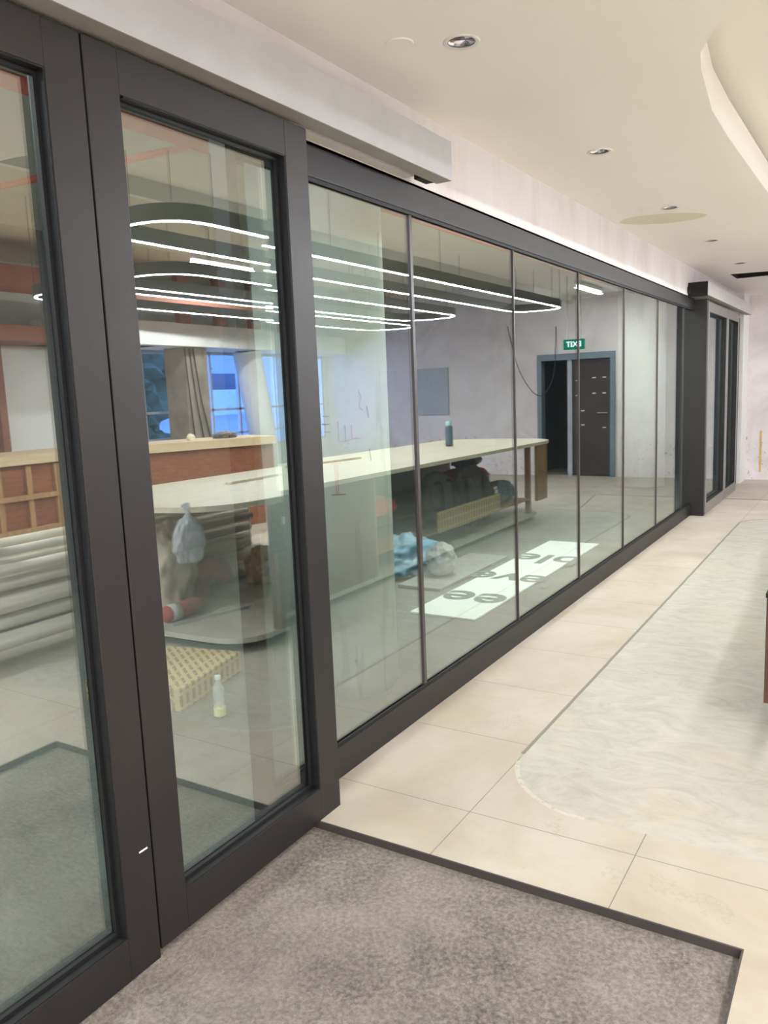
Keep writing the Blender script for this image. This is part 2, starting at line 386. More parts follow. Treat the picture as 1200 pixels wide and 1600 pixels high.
# dark void behind the ceiling openings
bm = bmesh.new()
for y in LIGHTS_Y: box(bm, .42, .56, y-.07, y+.07, 3.071, 3.09)
# wall over the glazing, end wall, others
struct(link('wall_left', B(-.1, 0, -4, 13.3, 2.54, 3.2), m('plaster')))
struct(link('wall_pillar', B(-.1, .1, 13.32, 13.95, 0, 2.88), m('white')))
bm = bmesh.new()
box(bm, -.1, 1.95, 13.9, 14.05, 0, 3.6); box(bm, 3.34, 10.5, 13.9, 14.05, 0, 3.6); box(bm, 1.95, 3.34, 13.9, 14.05, 2.17, 3.6)
struct(link('wall_end', bm, m('patchy')))
bm.free() if False else None
# right wall with window opening, X = 8
bm = bmesh.new()
box(bm, 8, 8.15, -4, 8.7, 0, 3.5); box(bm, 8, 8.15, 8.7, 14, 0, .72); box(bm, 8, 8.15, 8.7, 14, 2.42, 3.5); box(bm, 8, 8.15, 13.75, 14, .72, 2.42)
struct(link('wall_right', bm, m('white')))
struct(link('wall_back', B(0, 8, -4.1, -4, -.1, 3.2), m('plaster')))
# window frames in the right wall
wf = struct(link('window_2', B(8.02, 8.08, 8.7, 13.75, 1.42, 1.46), m('alu')))
for z0, z1 in ((.72, .77), (1.0, 1.03), (2.37, 2.42)):
    link('window_frame', B(8.02, 8.08, 8.7, 13.75, z0, z1), m('alu'), wf)
for y in (8.7, 9.35, 10.2, 10.9, 11.9, 12.7, 13.7):
    link('mullion', B(8.02, 8.08, y, y+.045, .77, 2.37), m('alu'), wf)

# doorway in the end wall
d5 = struct(link('door_5', B(2.05, 2.72, 13.93, 13.98, .02, 2.05), m('leafdark')))
bm = bmesh.new(); box(bm, 1.95, 2.03, 13.86, 14.05, 0, 2.17); box(bm, 3.27, 3.35, 13.86, 14.05, 0, 2.17); box(bm, 2.03, 3.27, 13.86, 14.05, 2.06, 2.17)
link('door_frame', bm, m('jamb'), d5)
bm = bmesh.new(); box(bm, 2.72, 2.80, 13.9, 14.0, 0, 2.06); link('door_post', bm, m('patch'), d5)
for (x, z) in [(2.12, 1.72), (2.3, 1.72), (2.6, 1.68), (2.12, 1.45), (2.3, 1.45), (2.6, 1.42), (2.5, 1.15), (2.12, .85), (2.5, .9)]:
    link('tape_mark', B(x, x+.06, 13.925, 13.93, z, z+.02), m('white'), d5)
link('door_handle', T([(2.1, 13.93, 1.12), (2.1, 13.88, 1.12), (2.26, 13.88, 1.12)], .012), m('steel'), d5)
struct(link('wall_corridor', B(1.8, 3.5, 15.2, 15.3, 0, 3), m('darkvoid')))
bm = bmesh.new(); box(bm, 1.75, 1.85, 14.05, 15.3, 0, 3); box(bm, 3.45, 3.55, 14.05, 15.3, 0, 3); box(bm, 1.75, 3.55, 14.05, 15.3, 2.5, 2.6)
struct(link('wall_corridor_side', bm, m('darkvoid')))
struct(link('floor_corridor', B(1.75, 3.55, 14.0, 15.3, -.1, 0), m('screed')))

# outer space beyond glass
struct(link('wall_outer', B(-4.6, -4.5, -4, 14.6, -.1, 3.4), m('outer_wall')))
struct(link('wall_sky_block', B(-4.6, -.1, -4.1, -4, -.1, 2.1), m('outer_wall')))  # unseen low wall added so sky light reaches only the upper column
struct(link('wall_outer_end', B(-4.6, -.1, 14.5, 14.6, -.1, 3.4), m('outer_wall')))
struct(link('ceiling_outer', B(-4.6, -.1, -4, 14.6, 3.15, 3.3), m('outer_ceiling')))

# ------------------------------------------------------------------ FIXED GLAZING (window_1)
Y0, Y1 = 2.15, 10.02
MULL = [3.35, 4.585, 5.81, 7.045, 8.285, 9.52]
w1 = struct(link('window_1', B(-.07, .0, Y0, Y1, 2.425, 2.555, bev=.004), m('black')))
link('bottom_track', B(-.07, .0, Y0, Y1, -.005, .135, bev=.004), m('black'), w1)
bm = bmesh.new(); box(bm, -.035, -.028, Y0, Y1, .135, .15); box(bm, -.012, -.006, Y0, Y1, .135, .15); box(bm, -.035, -.028, Y0, Y1, 2.41, 2.425); box(bm, -.012, -.006, Y0, Y1, 2.41, 2.425)
link('glazing_bead', bm, m('rubber'), w1)
link('end_stile', B(-.07, 0, Y0-.05, Y0, 0, 2.555), m('black'), w1)
ys = [Y0]+MULL+[Y1]
for a, b in zip(ys, ys[1:]):
    link('pane', B(-.023, -.017, a+.003, b-.003, .135, 2.425), m('glass'), w1)
for i, y in enumerate(MULL):
    w = .012 if i == 0 else .006
    link('mullion_joint', B(-.03, -.010, y-w, y+w, .137, 2.424), m('joint'), w1)

# ------------------------------------------------------------------ SLIDING DOOR LEAVES
def leaf(n, y0, y1, sl=.11, sr=.13, z0=.0, x0=.055, x1=.125, botz=.13, topz=.115, zt=2.525, finish='black'):
    L = struct(link('door_%d' % n, B(x0, x1, y0, y0+sl, z0, zt, bev=.003), m(finish)))
    link('stile', B(x0, x1, y1-sr, y1, z0, zt, bev=.003), m(finish), L)
    link('bottom_rail', B(x0, x1, y0+sl, y1-sr, z0, z0+botz, bev=.002), m(finish), L)
    link('top_rail', B(x0, x1, y0+sl, y1-sr, zt-topz, zt, bev=.002), m(finish), L)
    gx = x0+.02
    bm = bmesh.new(); a, b, c, d = y0+sl, y1-sr, z0+botz, zt-topz; t = .014
    for (p, q, r, s) in ((a, a+t, c, d), (b-t, b, c, d), (a+t, b-t, c, c+t), (a+t, b-t, d-t, d)): box(bm, gx+.006, gx+.02, p, q, r, s)
    for (p, q, r, s) in ((b-.004, b, c, d), (a+t, b-.004, d-.004, d), (a, b, c, c+.003)): box(bm, gx+.02, x1-.003, p, q, r, s)
    link('glazing_bead', bm, m('rubber'), L)
    link('pane', B(gx-.003, gx+.003, a, b, c, d), m('glass'), L)
    return L
L2 = leaf(2, 1.452, 2.385, .11, .125, z0=-.005)
L1 = leaf(1, .42, 1.446, .11, .11, z0=-.028)
link('chip_mark', B(.125, .1265, 1.40, 1.43, .33, .335), m('white'), L1)
leaf(0+3, 10.08, 11.5, .08, .09, x0=.06, x1=.15, zt=2.51, finish='greyframe')
leaf(4, 11.51, 12.5, .08, .09, x0=.06, x1=.15, zt=2.51, finish='greyframe')
leaf(6, 12.51, 13.3, .08, .06, x0=-.03, x1=.05, zt=2.51)
# deep black end post of the far door set
struct(link('trim_5', B(-.1, .15, 9.98, 10.06, 0, 2.53, bev=.004), m('black')))

# operator covers
def operator(name, label, y0, y1, zb, zt, xf, finish, near_end):
    ym = (y0+y1)/2; a, b, h = y0-ym, y1-ym, zt-zb
    t = thing(name, label, 'door operator', (0, ym, zb))
    bm = bmesh.new(); box(bm, xf-.005, xf, a, b, 0, h); box(bm, .002, xf-.005, a, b, h-.005, h)
    link('front_cover', bm, finish, t)
    link('underside', B(xf-.08, xf-.005, a, b, 0, .006), m('cover_in'), t)  # underside set a darker, warmer grey than the front
    link('back_plate', B(.002, .06, a, b-.13, .016, h-.006), m('white'), t)
    if near_end: link('dark_end', B(.002, xf-.006, a-.004, a+.002, -.01, h), m('darkvoid'), t)
    else: link('dark_end', B(.061, xf-.08, b-.13, b-.02, .002, h-.006), m('darkvoid'), t)  # black block stands in for the shade inside the open end
    return t
op = operator('sliding_door_operator', 'long grey-white operator cover box above the near black sliding doors', -1.5, 3.40, 2.538, 2.705, .185, m('cover'), False)
op2 = operator('sliding_door_operator', 'silver operator box with black end plate over the far sliding doors', 9.65, 13.25, 2.54, 2.69, .215, m('alu'), True)
link('bracket', B(.01, .03, -1.86, -1.806, .03, .1), m('darkvoid'), op2)

# ------------------------------------------------------------------ CEILING FITTINGS
dl0 = None
dlab = ['recessed downlight nearest the camera, large dark chrome reflector in the ceiling', 'second downlight along the beige ceiling, beyond the nearest one',
        'third downlight, directly beside the pale filler patch on the ceiling', 'fourth small downlight in the row, past the ceiling filler patch', 'smallest farthest downlight in the row before the black ceiling opening']
for i, y in enumerate(LIGHTS_Y):
    if dl0 is None:
        dl0 = thing('recessed_downlight', dlab[0], 'downlight', (.49, y, ZC), 0, 'downlights in the beige ceiling')
        link('trim_ring', lathe([(.052, -.001), (.066, -.003), (.070, 0.0), (.058, .004), (.052, .004), (.052, -.001)], cap=False), m('white'), dl0, True)
        bm = bmesh.new(); n = 32; prof = [(.055, .002), (.05, .03), (.038, .07), (.024, .095)]
        rings = [[bm.verts.new((r*math.cos(2*PI*k/n), r*math.sin(2*PI*k/n), z)) for k in range(n)] for r, z in prof]
        for A, C in zip(rings, rings[1:]):
            for k in range(n): bm.faces.new((A[k], A[(k+1) % n], C[(k+1) % n], C[k]))
        rf = link('reflector', bm, m('chrome'), dl0, True)
        sd = rf.modifiers.new('s', 'SOLIDIFY'); sd.thickness = .002
        link('lamp', lathe([(.001, .08), (.02, .082), (.024, .096), (.001, .1)]), m('darkvoid'), dl0, True)
        tops = dl0
    else:
        c = dl0.copy(); COL.objects.link(c); c.location = (.49, y, ZC); c['label'] = dlab[i]
        for ch in list(dl0.children):
            k = ch.copy(); COL.objects.link(k); k.parent = c
struct(link('ceiling_void', B(.05, .95, 2.7, 11.7, 3.071, 3.12), m('darkvoid')))
for i, (x, y, r, lb) in enumerate([(.30, 2.76, .052, 'round white blank cover disc on the ceiling beside the nearest downlight'), (.30, 6.38, .05, 'round blank cover disc on the ceiling beside the third downlight'), (.28, 10.0, .05, 'far round blank cover disc on the ceiling beside the farthest downlight')]):
    o = link('ceiling_cover_disc', lathe([(r*.96, -.004), (r, -.001), (r, .0)], (0, 0, 0)), m('ceiling'), None); o.location = (x, y, ZC); tag(o, lb, 'cover disc', 'blank cover discs in the ceiling')
bm = bmesh.new()
for (a, b, c, d) in ((.252, .66, 11.44, 11.45), (.655, .662, 10.97, 11.48), (.252, .258, 10.88, 11.44), (.258, .66, 10.975, 10.98)): box(bm, a, b, c, d, 2.885, 3.07)  # near-black liner plates stand in for shade inside the vent opening
struct(link('trim_7', bm, m('darkvoid')))
# wall marks
struct(link('trim_6', B(.3, .33, 13.893, 13.9, .12, .78), m('yellow')))

# ------------------------------------------------------------------ ISLAND COUNTER
ic = thing('island_counter', 'long island counter with pale plywood top and open front facing the glass, seen reflected', 'counter', (2.2, 6.4, 0))
def L_(bm):
    for v in bm.verts: v.co -= Vector((2.2, 6.4, 0))
    return bm
wt = rrect([(1.63, 3.38), (3.15, 3.42), (2.95, 9.62), (1.46, 9.62)], [.58, .4, .5, .5])
link('worktop', L_(plate(wt, .925, .96)), m('ply'), ic)
dk = rrect([(1.57, 3.6), (3.25, 3.5), (3.0, 9.4), (1.58, 9.4)], [.3, .4, .4, .4])
link('deck', L_(plate(dk, .065, .1)), m('deckgrey'), ic)
pl = rrect([(1.75, 3.7), (2.9, 3.7), (2.8, 9.2), (1.75, 9.2)], .3)
link('plinth', L_(plate(pl, 0, .065)), m('darkvoid'), ic)
link('front_panel', L_(B(1.575, 1.60, 3.9, 5.45, .1, .925)), m('brownply'), ic)
link('side_panel', L_(B(1.60, 2.25, 5.43, 5.45, .1, .925)), m('brownply'), ic)
link('back_panel', L_(B(2.78, 2.80, 5.45, 9.2, .1, .925)), m('brownply'), ic)
link('shelf', L_(B(1.82, 2.78, 5.46, 8.9, .44, .46)), m('brownply'), ic)
link('lower_shelf', L_(B(1.60, 2.78, 5.46, 8.95, .27, .29)), m('batten'), ic)
for y in (5.46, 8.95): link('post', L_(B(1.60, 1.66, y, y+.05, .1, .925)), m('batten'), ic)
bm = bmesh.new()
for k in range(6): box(bm, 1.52+.0, 1.56, 9.02+k*.055, 9.065+k*.055, .25, .925)
link('end_slats', L_(bm), m('batten'), ic)
for z in (.22, .45, .78): link('paper_tag', L_(B(1.568, 1.575, 4.02, 4.08, z, z+.05)), m('white'), ic)
# leaning offcut seen at the right edge of the view
o = link('plywood_offcut', B(-.02, .02, -.12, .12, 0, .5, bev=.002), m('brownply')); o.location = (1.50, 3.96, .13); tag(o, 'brown plywood offcut upright against the island counter at the right edge', 'board')
bm = bmesh.new(); box(bm, -.022, .022, -.14, .14, 0, .02); 
o2 = link('cap_strip', bm, m('darkvoid'), o); o2.location = (0, 0, .5)

# things under and on the counter
pv = [(2.35, .13, .055), (2.48, .14, .05), (2.62, .13, .055), (2.42, .24, .055), (2.55, .25, .06), (2.68, .24, .05), (2.36, .35, .05), (2.49, .37, .055), (2.62, .36, .05), (2.42, .47, .04), (2.55, .49, .045), (2.68, .47, .05), (2.38, .57, .035), (2.5, .59, .03), (2.62, .6, .045), (2.45, .67, .03), (2.58, .7, .035), (2.7, .62, .03)]
for i, (x, z, r) in enumerate(pv):
    y0 = 2.1+random.random()*.7; x += .5; y1 = 5.1+random.random()*.25; dz = random.uniform(-.02, .05)
    bm = T([(0, y0-3.6, 0), (random.uniform(-.02, .03), y1-3.6, .0)], r, 16)
    o = link('pvc_pipe', bm, m('pvc'), None, True); o.location = (x, 3.6, z+.03+r*.2)
    tag(o, 'white plastic pipe in the pile stored under the near end of the island counter', 'pipe', 'white pipes piled under the counter')
def put(name, bm, mat, label, cat, loc, rz=0, smooth=True, group=None):
    o = link(name, bm, mat, None, smooth); o.location = loc; o.rotation_euler = (0, 0, rz); return tag(o, label, cat, group)
sk = put('woven_sack', blob((0, 0, .3), (.17, .24, .36), 3, .25, 1.6, 5, folds=.06), m('sack'), 'bulging cream woven sack standing beside the red pipe elbow', 'sack', (2.62, 3.95, .1))
bm = bmesh.new()
for k in range(6): box(bm, -.185, -.165, .02+k*.035, .04+k*.035, .42, .46)
link('printed_mark', bm, m('mark'), sk)
bg = put('carrier_bag', blob((0, 0, .14), (.07, .11, .15), 5, .18, 2, 5, folds=.1), m('carrier'), 'white translucent plastic carrier bag hanging above the red pipe elbow', 'bag', (1.86, 3.46, .6))
bm = bmesh.new(); tube(bm, [(0, 0, .24), (.0, .01, .33), (0.03, 0.02, .37)], [.05, .015, .03], 8); link('knotted_handle', bm, m('carrier'), bg)
# red elbow
el = thing('pipe_elbow', 'dusty red pipe elbow standing on the deck among the sacks', 'pipe fitting', (2.64, 4.3, .1))
pts = [(0, 0, .0), (0, 0, .1)]+[(0, .13-.13*math.cos(a), .1+.13*math.sin(a)) for a in [PI*k/14 for k in range(1, 14)]]+[(0, .26, .08)]
link('elbow_body', T(pts, .075, 20), m('elbow'), el, True); link('rim', T([(0, 0, 0), (0, 0, .03)], .083, 20), m('elbow'), el, True)
cyl = thing('red_cylinder', 'short red cylinder with a white paper label lying on the deck', 'cylinder', (2.38, 3.84, .16))
link('body', T([(0, -.16, 0), (0, -.14, 0), (0, .14, 0), (0, .17, 0)], [.03, .058, .058, .045], 20), m('elbow'), cyl, True); link('label', T([(0, -.12, 0), (0, -.03, 0)], .06, 20), m('white'), cyl, True)
put('rag_bundle', blob((0, 0, .12), (.13, .17, .16), 8, .3, 2.4, 5, folds=.16), m('rope'), 'crumpled tan rag bundle behind the red pipe elbow', 'rags', (2.55, 4.95, .11))
put('clear_plastic_bag', blob((0, 0, .1), (.11, .13, .13), 9, .25, 2.2, 5, folds=.1), m('clearbag'), 'small clear plastic bag beside the tan rag bundle', 'bag', (2.5, 5.28, .11))
put('angle_profile', B(-.012, .012, -.3, .3, 0, .02), m('alu'), 'shiny metal angle strip lying on the deck in front of the red pipe elbow', 'metal strip', (2.2, 3.95, .1), .3, False)
o = put('timber_offcut', T([(0, 0, 0), (-.02, .05, .42)], .03, 4), m('batten'), 'short upright timber offcut between the sack and the pipe elbow', 'timber', (2.72, 4.25, .1), 0, False)
put('crumpled_film', blob((0, 0, .06), (.1, .13, .08), 12, .3, 2.4, 4, folds=.1), m('carrier'), 'crumpled white plastic film resting on the pipe ends', 'plastic film', (2.95, 2.75, .72))
# under-counter middle bay
def jacket(seed, s, c):
    bm = blob(c, s, seed, .16, 1.5, 5, flat=False, folds=.09); return bm
bp = put('black_backpack', jacket(21, (.11, .3, .26), (0, 0, .26)), m('blackcloth'), 'large black backpack slumped in the printed carton tray, left one', 'backpack', (1.68, 6.72, .31))
bj = put('black_jacket', jacket(25, (.11, .31, .27), (0, 0, .27)), m('blackcloth'), 'black jacket heaped over the printed carton tray beside the backpack', 'jacket', (1.68, 7.44, .31))
link('front_pocket', blob((-.07, .02, .2), (.06, .18, .13), 71, .1, 2, 4, flat=False, folds=.03), m('rubber'), bp, True)
for q in (-.12, .1): link('shoulder_strap', T(smooth([(-.03, q, .42), (-.11, q+.02, .44), (-.13, q+.03, .3), (-.12, q+.05, .12)]), .014, 6), m('rubber'), bp, True)
link('carry_handle', T(smooth([(0, -.05, .44), (0, 0, .5), (0, .05, .44)]), .009, 6), m('rubber'), bp, True)
for q, w in ((-.2, .045), (.17, .05)): link('sleeve', T(smooth([(-.06, q, .42), (-.12, q+.02, .28), (-.11, q-.03, .06), (-.13, q, -.06)]), w, 10), m('blackcloth'), bj, True)
link('collar', blob((-.01, 0, .5), (.06, .13, .05), 73, .2, 3, 3, flat=False, folds=.08), m('blackcloth'), bj, True)
ct = thing('carton_tray', 'low printed cardboard tray under the black backpack and jacket', 'cardboard tray', (1.6, 7.1, .3))
link('front_flap', B(-.1, -.095, -.7, .75, .0, .2), m('carton'), ct); link('tray_base', B(-.095, .0, -.7, .75, 0, .01), m('carton'), ct)
put('red_tool_bag', blob((0, 0, .1), (.16, .75, .16), 31, .12, 2.5, 5, folds=.03), m('redbag'), 'long red bag behind the black jacket on the counter shelf', 'bag', (2.02, 7.9, .49))
put('red_tool_bag', blob((0, 0, .07), (.15, .4, .11), 33, .12, 2.5, 5, folds=.03), m('redbag'), 'shorter red bag at the left of the black backpack', 'bag', (2.02, 6.05, .49))
put('blue_bundle', blob((0, 0, .07), (.12, .3, .1), 35, .2, 2.5, 4, folds=.05), m('bluebottle'), 'folded dark blue cloth bundle on top of the long red bag', 'cloth', (2.02, 8.1, .76))
put('grey_coat', blob((0, 0, .1), (.15, .35, .14), 37, .2, 2.0, 5, folds=.08), m('bluebottle'), 'grey blue crumpled coat on the low shelf near the slatted end', 'coat', (1.8, 8.45, .31))
pr = put('printed_pouch', B(-.01, .01, -.08, .08, 0, .26, bev=.006), m('blackcloth'), 'black pouch with white print between jacket and grey coat', 'pouch', (1.62, 7.98, .35), 0, False)
bm = bmesh.new(); 
for (a, b, c, d) in ((-.05, .03, .17, .2), (-.02, .05, .12, .16), (-.05, -.01, .05, .1), (.01, .05, .04, .09)): box(bm, -.013, -.01, a, b, c, d)
link('white_print', bm, m('white'), pr)
# on top
fb = thing('water_bottle', 'slate blue water bottle with a pale cyan lid on the plywood top', 'bottle', (2.35, 8.35, .96))
link('body', lathe([(.03, 0), (.044, .005), (.046, .04), (.044, .1), (.046, .2), (.04, .235), (.03, .24)]), m('bluebottle'), fb, True)
link('lid', lathe([(.036, .24), (.038, .245), (.038, .28), (.02, .295)]), m('cyan'), fb, True)
link('carry_loop', T([(0, .03, .27), (0, .07, .285), (0, .1, .27)], .008, 6), m('cyan'), fb, True)
put('timber_strip', B(-.02, .02, -.5, .5, 0, .018), m('batten'), 'thin timber strip lying on the plywood counter top', 'timber', (2.6, 6.2, .96), .15, False)
put('timber_strip', B(-.02, .02, -.4, .4, 0, .02), m('ply'), 'short pale timber strip on the counter top by the near door', 'timber', (2.5, 4.9, .96), -.05, False)

# ------------------------------------------------------------------ BACK BAR (timber framed)
bb = thing('back_bar', 'timber fronted back bar with tan top, seen reflected in the near doors', 'bar counter', (5.6, 5.5, 0))
def Lb(bm):
    for v in bm.verts: v.co -= Vector((5.6, 5.5, 0))
    return bm
fp = [(5.85, 2.6), (5.85, 5.6), (4.95, 8.05)]
pol = fp+[(5.6, 8.3), (6.6, 6.0), (6.6, 2.6)]
link('bar_top', Lb(plate([(x-.06, y) for x, y in fp]+pol[3:], 1.02, 1.12)), m('tanedge'), bb)
link('bar_carcass', Lb(plate(pol, 0, 1.02)), m('rustply'), bb)
for k in range(9): link('batten', Lb(B(5.82, 5.85, 2.7+k*.34, 2.76+k*.34, 0.05, 1.0)), m('batten'), bb)
for z in (.3, .65): link('rail', Lb(B(5.80, 5.85, 2.6, 5.6, z, z+.05)), m('batten'), bb)
put('rubble_lump', blob((0, 0, .03), (.05, .06, .05), 41, .3, 2, 3), m('ply'), 'small tan lump on the back bar top', 'debris', (5.55, 7.2, 1.12))
put('dusty_debris', blob((0, 0, .03), (.12, .16, .05), 42, .5, 4, 4), m('screed'), 'grey heap of dusty debris on the back bar top near its far end', 'debris', (5.4, 7.65, 1.12))
# wall panelling over bar
for i, y in enumerate((-0.2, 1.25, 2.7, 4.15)):
    p = struct(link('wall_panel', B(7.9, 7.98, y+.72, y+1.92, 1.1, 2.35), m('beige')))
bm = bmesh.new()
for y in (1.8, 3.3, 4.7, 6.2): box(bm, 7.88, 7.99, y, y+.1, 0, 2.6)
struct(link('wall_uprights', bm, m('salmon')))
struct(link('wall_header', B(7.3, 8, -4, 8.4, 2.42, 2.62), m('salmon')))
# soffit over windows and salmon beam
sf = rrect([(7.0, 6.8), (8.0, 6.8), (8.0, 13.9), (7.4, 13.9)], [.4, .1, .1, .3])
struct(link('ceiling_soffit', plate(sf, 2.42, 2.75), m('white')))
struct(link('wall_beam', B(6.6, 7.0, 4.5, 13.9, 2.95, 3.2), m('salmon')))
for i, y in enumerate((8.7, 9.5, 10.3, 11.3)):
    struct(link('wall_hanger', B(7.1, 7.2, y, y+.22, 2.75, 3.5), m('salmon')))
put('square_column', B(-.22, .22, -.24, .24, 0, 2.42, bev=.01), m('oldconc'), 'bare old concrete column with hanging cables in front of the blue windows', 'column', (7.5, 9.15, 0), 0, False)
sc_ = T([(7.6, 11.2, 0), (7.6, 10.7, 2.42)], .24, 24)
for v in sc_.verts: v.co -= Vector((7.6, 11, 0))
put('slanted_column', sc_, m('white'), 'white slanted column standing before the blue windows', 'column', (7.6, 11, 0))
for k, (dy, lean) in enumerate(((-.1, .1), (0, .2), (.08, .28))):
    which = ('shortest leaning of three dark cables on the old concrete column', 'middle of three dark cables hanging down the old concrete column', 'most slanted of three dark cables on the old concrete column')[k]
    put('hanging_cable', T([(0, 0, 0), (-.02, lean*.3, -.8), (0, lean, -1.5)], .01, 6), m('wire'), which, 'cable', (7.26, 9.0+dy, 2.4), 0, True, 'cables on the old concrete column')

# ------------------------------------------------------------------ OUTDOORS beyond the windows
bl = thing('apartment_building', 'pale building with railing bands across the street, outside the windows', 'building', (26, 24, -3))
link('slab_block', B(0, 6, -22, 20, 0, 14), m('facade'), bl)
for k, z in enumerate((1.2, 4.4, 7.6, 10.8)):
    link('window_band', B(-.05, .02, -21, 19, z, z+1.5), m('faglass'), bl)
    link('balcony_slab', B(-1.0, 0, -22, 20, z-.5, z-.2), m('facade'), bl)
    link('railing', B(-1.0, -.95, -22, 20, z-.2, z+.7), m('facade'), bl)
tr = thing('street_tree', 'leafy street tree outside the left end of the blue windows', 'tree', (15, 14, -3))
link('trunk', T([(0, 0, 0), (.1, 0, 2.5), (0, .2, 4.5)], [.22, .17, .1], 10), m('bark'), tr, True)
bm = bmesh.new()
for k in range(14):
    b2 = blob((random.uniform(-1.3, 1.3), random.uniform(-2.2, 2.2), 4.2+random.uniform(-1.4, 1.4)), (.8, .9, .7), 50+k, .6, 4, 3, False)
    me = bpy.data.meshes.new('t'); b2.to_mesh(me); b2.free(); bm.from_mesh(me); bpy.data.meshes.remove(me)
link('crown', bm, m('foliage'), tr)

# ------------------------------------------------------------------ PENDANT RIBBON LIGHTS
def loop_pts(x0, x1, y0, y1, r, z, n=10):
    return [(a, b, z) for a, b in rrect([(x0, y0), (x1, y0), (x1, y1), (x0, y1)], r, n)]
def pendant(label, x0, x1, y0, y1, z, up=True):
    cx_, cy_ = (x0+x1)/2, (y0+y1)/2
    t = thing('ribbon_pendant_light', label, 'pendant light', (cx_, cy_, z), 0, 'ribbon pendant lights over the counter')
    p = [Vector((a-cx_, b-cy_, 0)) for a, b, _ in loop_pts(x0, x1, y0, y1, (x1-x0)/2*.98, 0, 12)]
    def ribbon(w, za, zb):
        bm = bmesh.new(); L = len(p); rows = []
        for i in range(L):
            tg = (p[(i+1) % L]-p[i-1]); tg = tg.normalized() if tg.length > 1e-6 else Vector((0, 1, 0)); nn = Vector((tg.y, -tg.x, 0))
            rows.append([bm.verts.new(p[i]+nn*s*w/2+Vector((0, 0, q))) for s, q in ((-1, za), (1, za), (1, zb), (-1, zb))])
        for i in range(L):
            A, C = rows[i], rows[(i+1) % L]
            for k in range(4): bm.faces.new((A[k], A[(k+1) % 4], C[(k+1) % 4], C[k]))
        return bm
    link('ribbon_body', ribbon(.045, .012, .105), m('ribbon'), t)
    link('led_strip', ribbon(.014, .006, .0115), m('led'), t)
    zt = (3.5 if cx_ > 2.75 else 3.15)-z
    for i in range(0, len(p), 6):
        a = p[i]; zc = (3.5 if (a.x+cx_) > 2.75 else 3.15)-z
        link('suspension_wire', T([(a.x, a.y, .115), (a.x, a.y, zc)], .003, 4), m('wire'), t)
    for f in (.25, .5, .75):
        for s in (x0-cx_, x1-cx_):
            yy = (y0-cy_)+(y1-y0)*f; zc = (3.5 if (s+cx_) > 2.75 else 3.15)-z
            link('suspension_wire', T([(s, yy, .115), (s, yy, zc)], .003, 4), m('wire'), t)
    return t
pendant('nearest long ribbon pendant light hanging above the front edge of the counter', 1.63, 2.3, 3.3, 10.4, 2.6)
pendant('middle ribbon pendant light hanging behind the nearest one', 3.02, 3.9, 4.6, 10.2, 2.6)
pendant('farthest ribbon pendant light from the glass, behind the middle one', 4.2, 5.1, 4.7, 11.2, 2.6)

# unseen ceiling tubes added as fill light, plus one before the far doorway
bt = None
for i, (x, y) in enumerate([(6.0, 2.0), (6.0, 8.5), (3.6, 1.2), (2.2, -3.3), (3.6, -3.3), (6.0, -1.5), (1.0, -2.6), (2.0, 12.6)]):
    zc = 3.5 if (x > 2.75 and y > 2.65) else ZC
    if y > 12: zc = 3.15
    t = thing('tube_fill_light', 'white tube light on the ceiling just before the far doorway' if y > 12 else 'added fill tube light under the ceiling away from the glass', 'tube light', (x, y, zc), 0, 'tube lights under the ceiling')
    link('body', B(-.04, .04, -.62, .62, -.05, 0, bev=.005), m('white'), t); link('tube', T([(0, -.6, -.068), (0, .6, -.068)], .016, 8), m('fixture'), t)
    area('tube_fill_glow', (x, y, zc-.095), (0, 0, 0), .08, 1.2, 22 if y > 12 else FILL_TUBE_POWER)

# ------------------------------------------------------------------ EXIT SIGN
ex = thing('exit_sign', 'small green illuminated EXIT sign hanging from the ceiling before the end wall', 'sign', (1.72, 11.0, 2.1))
link('sign_face', B(-.15, .15, -.012, .012, 0, .14, bev=.002), m('green'), ex)
link('hanger', B(-.1, -.09, -.005, .005, .14, 1.0), m('steel'), ex); link('hanger', B(.09, .1, -.005, .005, .14, 1.0), m('steel'), ex)
def text(body, size, mat, parent, mw, ext=.001):
    c = bpy.data.curves.new('t', 'FONT'); c.body = body; c.size = size; c.extrude = ext; c.offset = size*.018; c.align_x = 'CENTER'; c.align_y = 'CENTER'
    o = bpy.data.objects.new('t', c); COL.objects.link(o); dg = bpy.context.evaluated_depsgraph_get()
    me = bpy.data.meshes.new_from_object(o.evaluated_get(dg)); bpy.data.objects.remove(o)
    q = bpy.data.objects.new('lettering', me); me.materials.clear(); me.materials.append(mat); COL.objects.link(q); q.parent = parent
    q.matrix_local = mw; return q
text('EXIT', .105, m('exitwhite'), ex, Matrix.Translation((0.0, -.014, .07)) @ Matrix.Rotation(PI/2, 4, 'X'))
# thin data cable sagging before the doorway
put('sagging_cable', T(smooth([(0, 0, 0), (0, .3, -.5), (0, .65, -.82), (0, 1.15, -1.06), (0, 1.6, -1.06), (0, 2.05, -.75), (0, 2.18, -.2), (0, 2.19, .1)]), .007, 6), m('wire'), 'thin dark cable sagging across the doorway of the end wall', 'cable', (3.0, 11.7, 2.55))
# wall board on end wall
put('wall_board', B(-.35, .35, 0, .03, 0, .9), m('patch'), 'pale rectangular board fixed on the end wall', 'board', (5.5, 13.86, 1.15), 0, False)

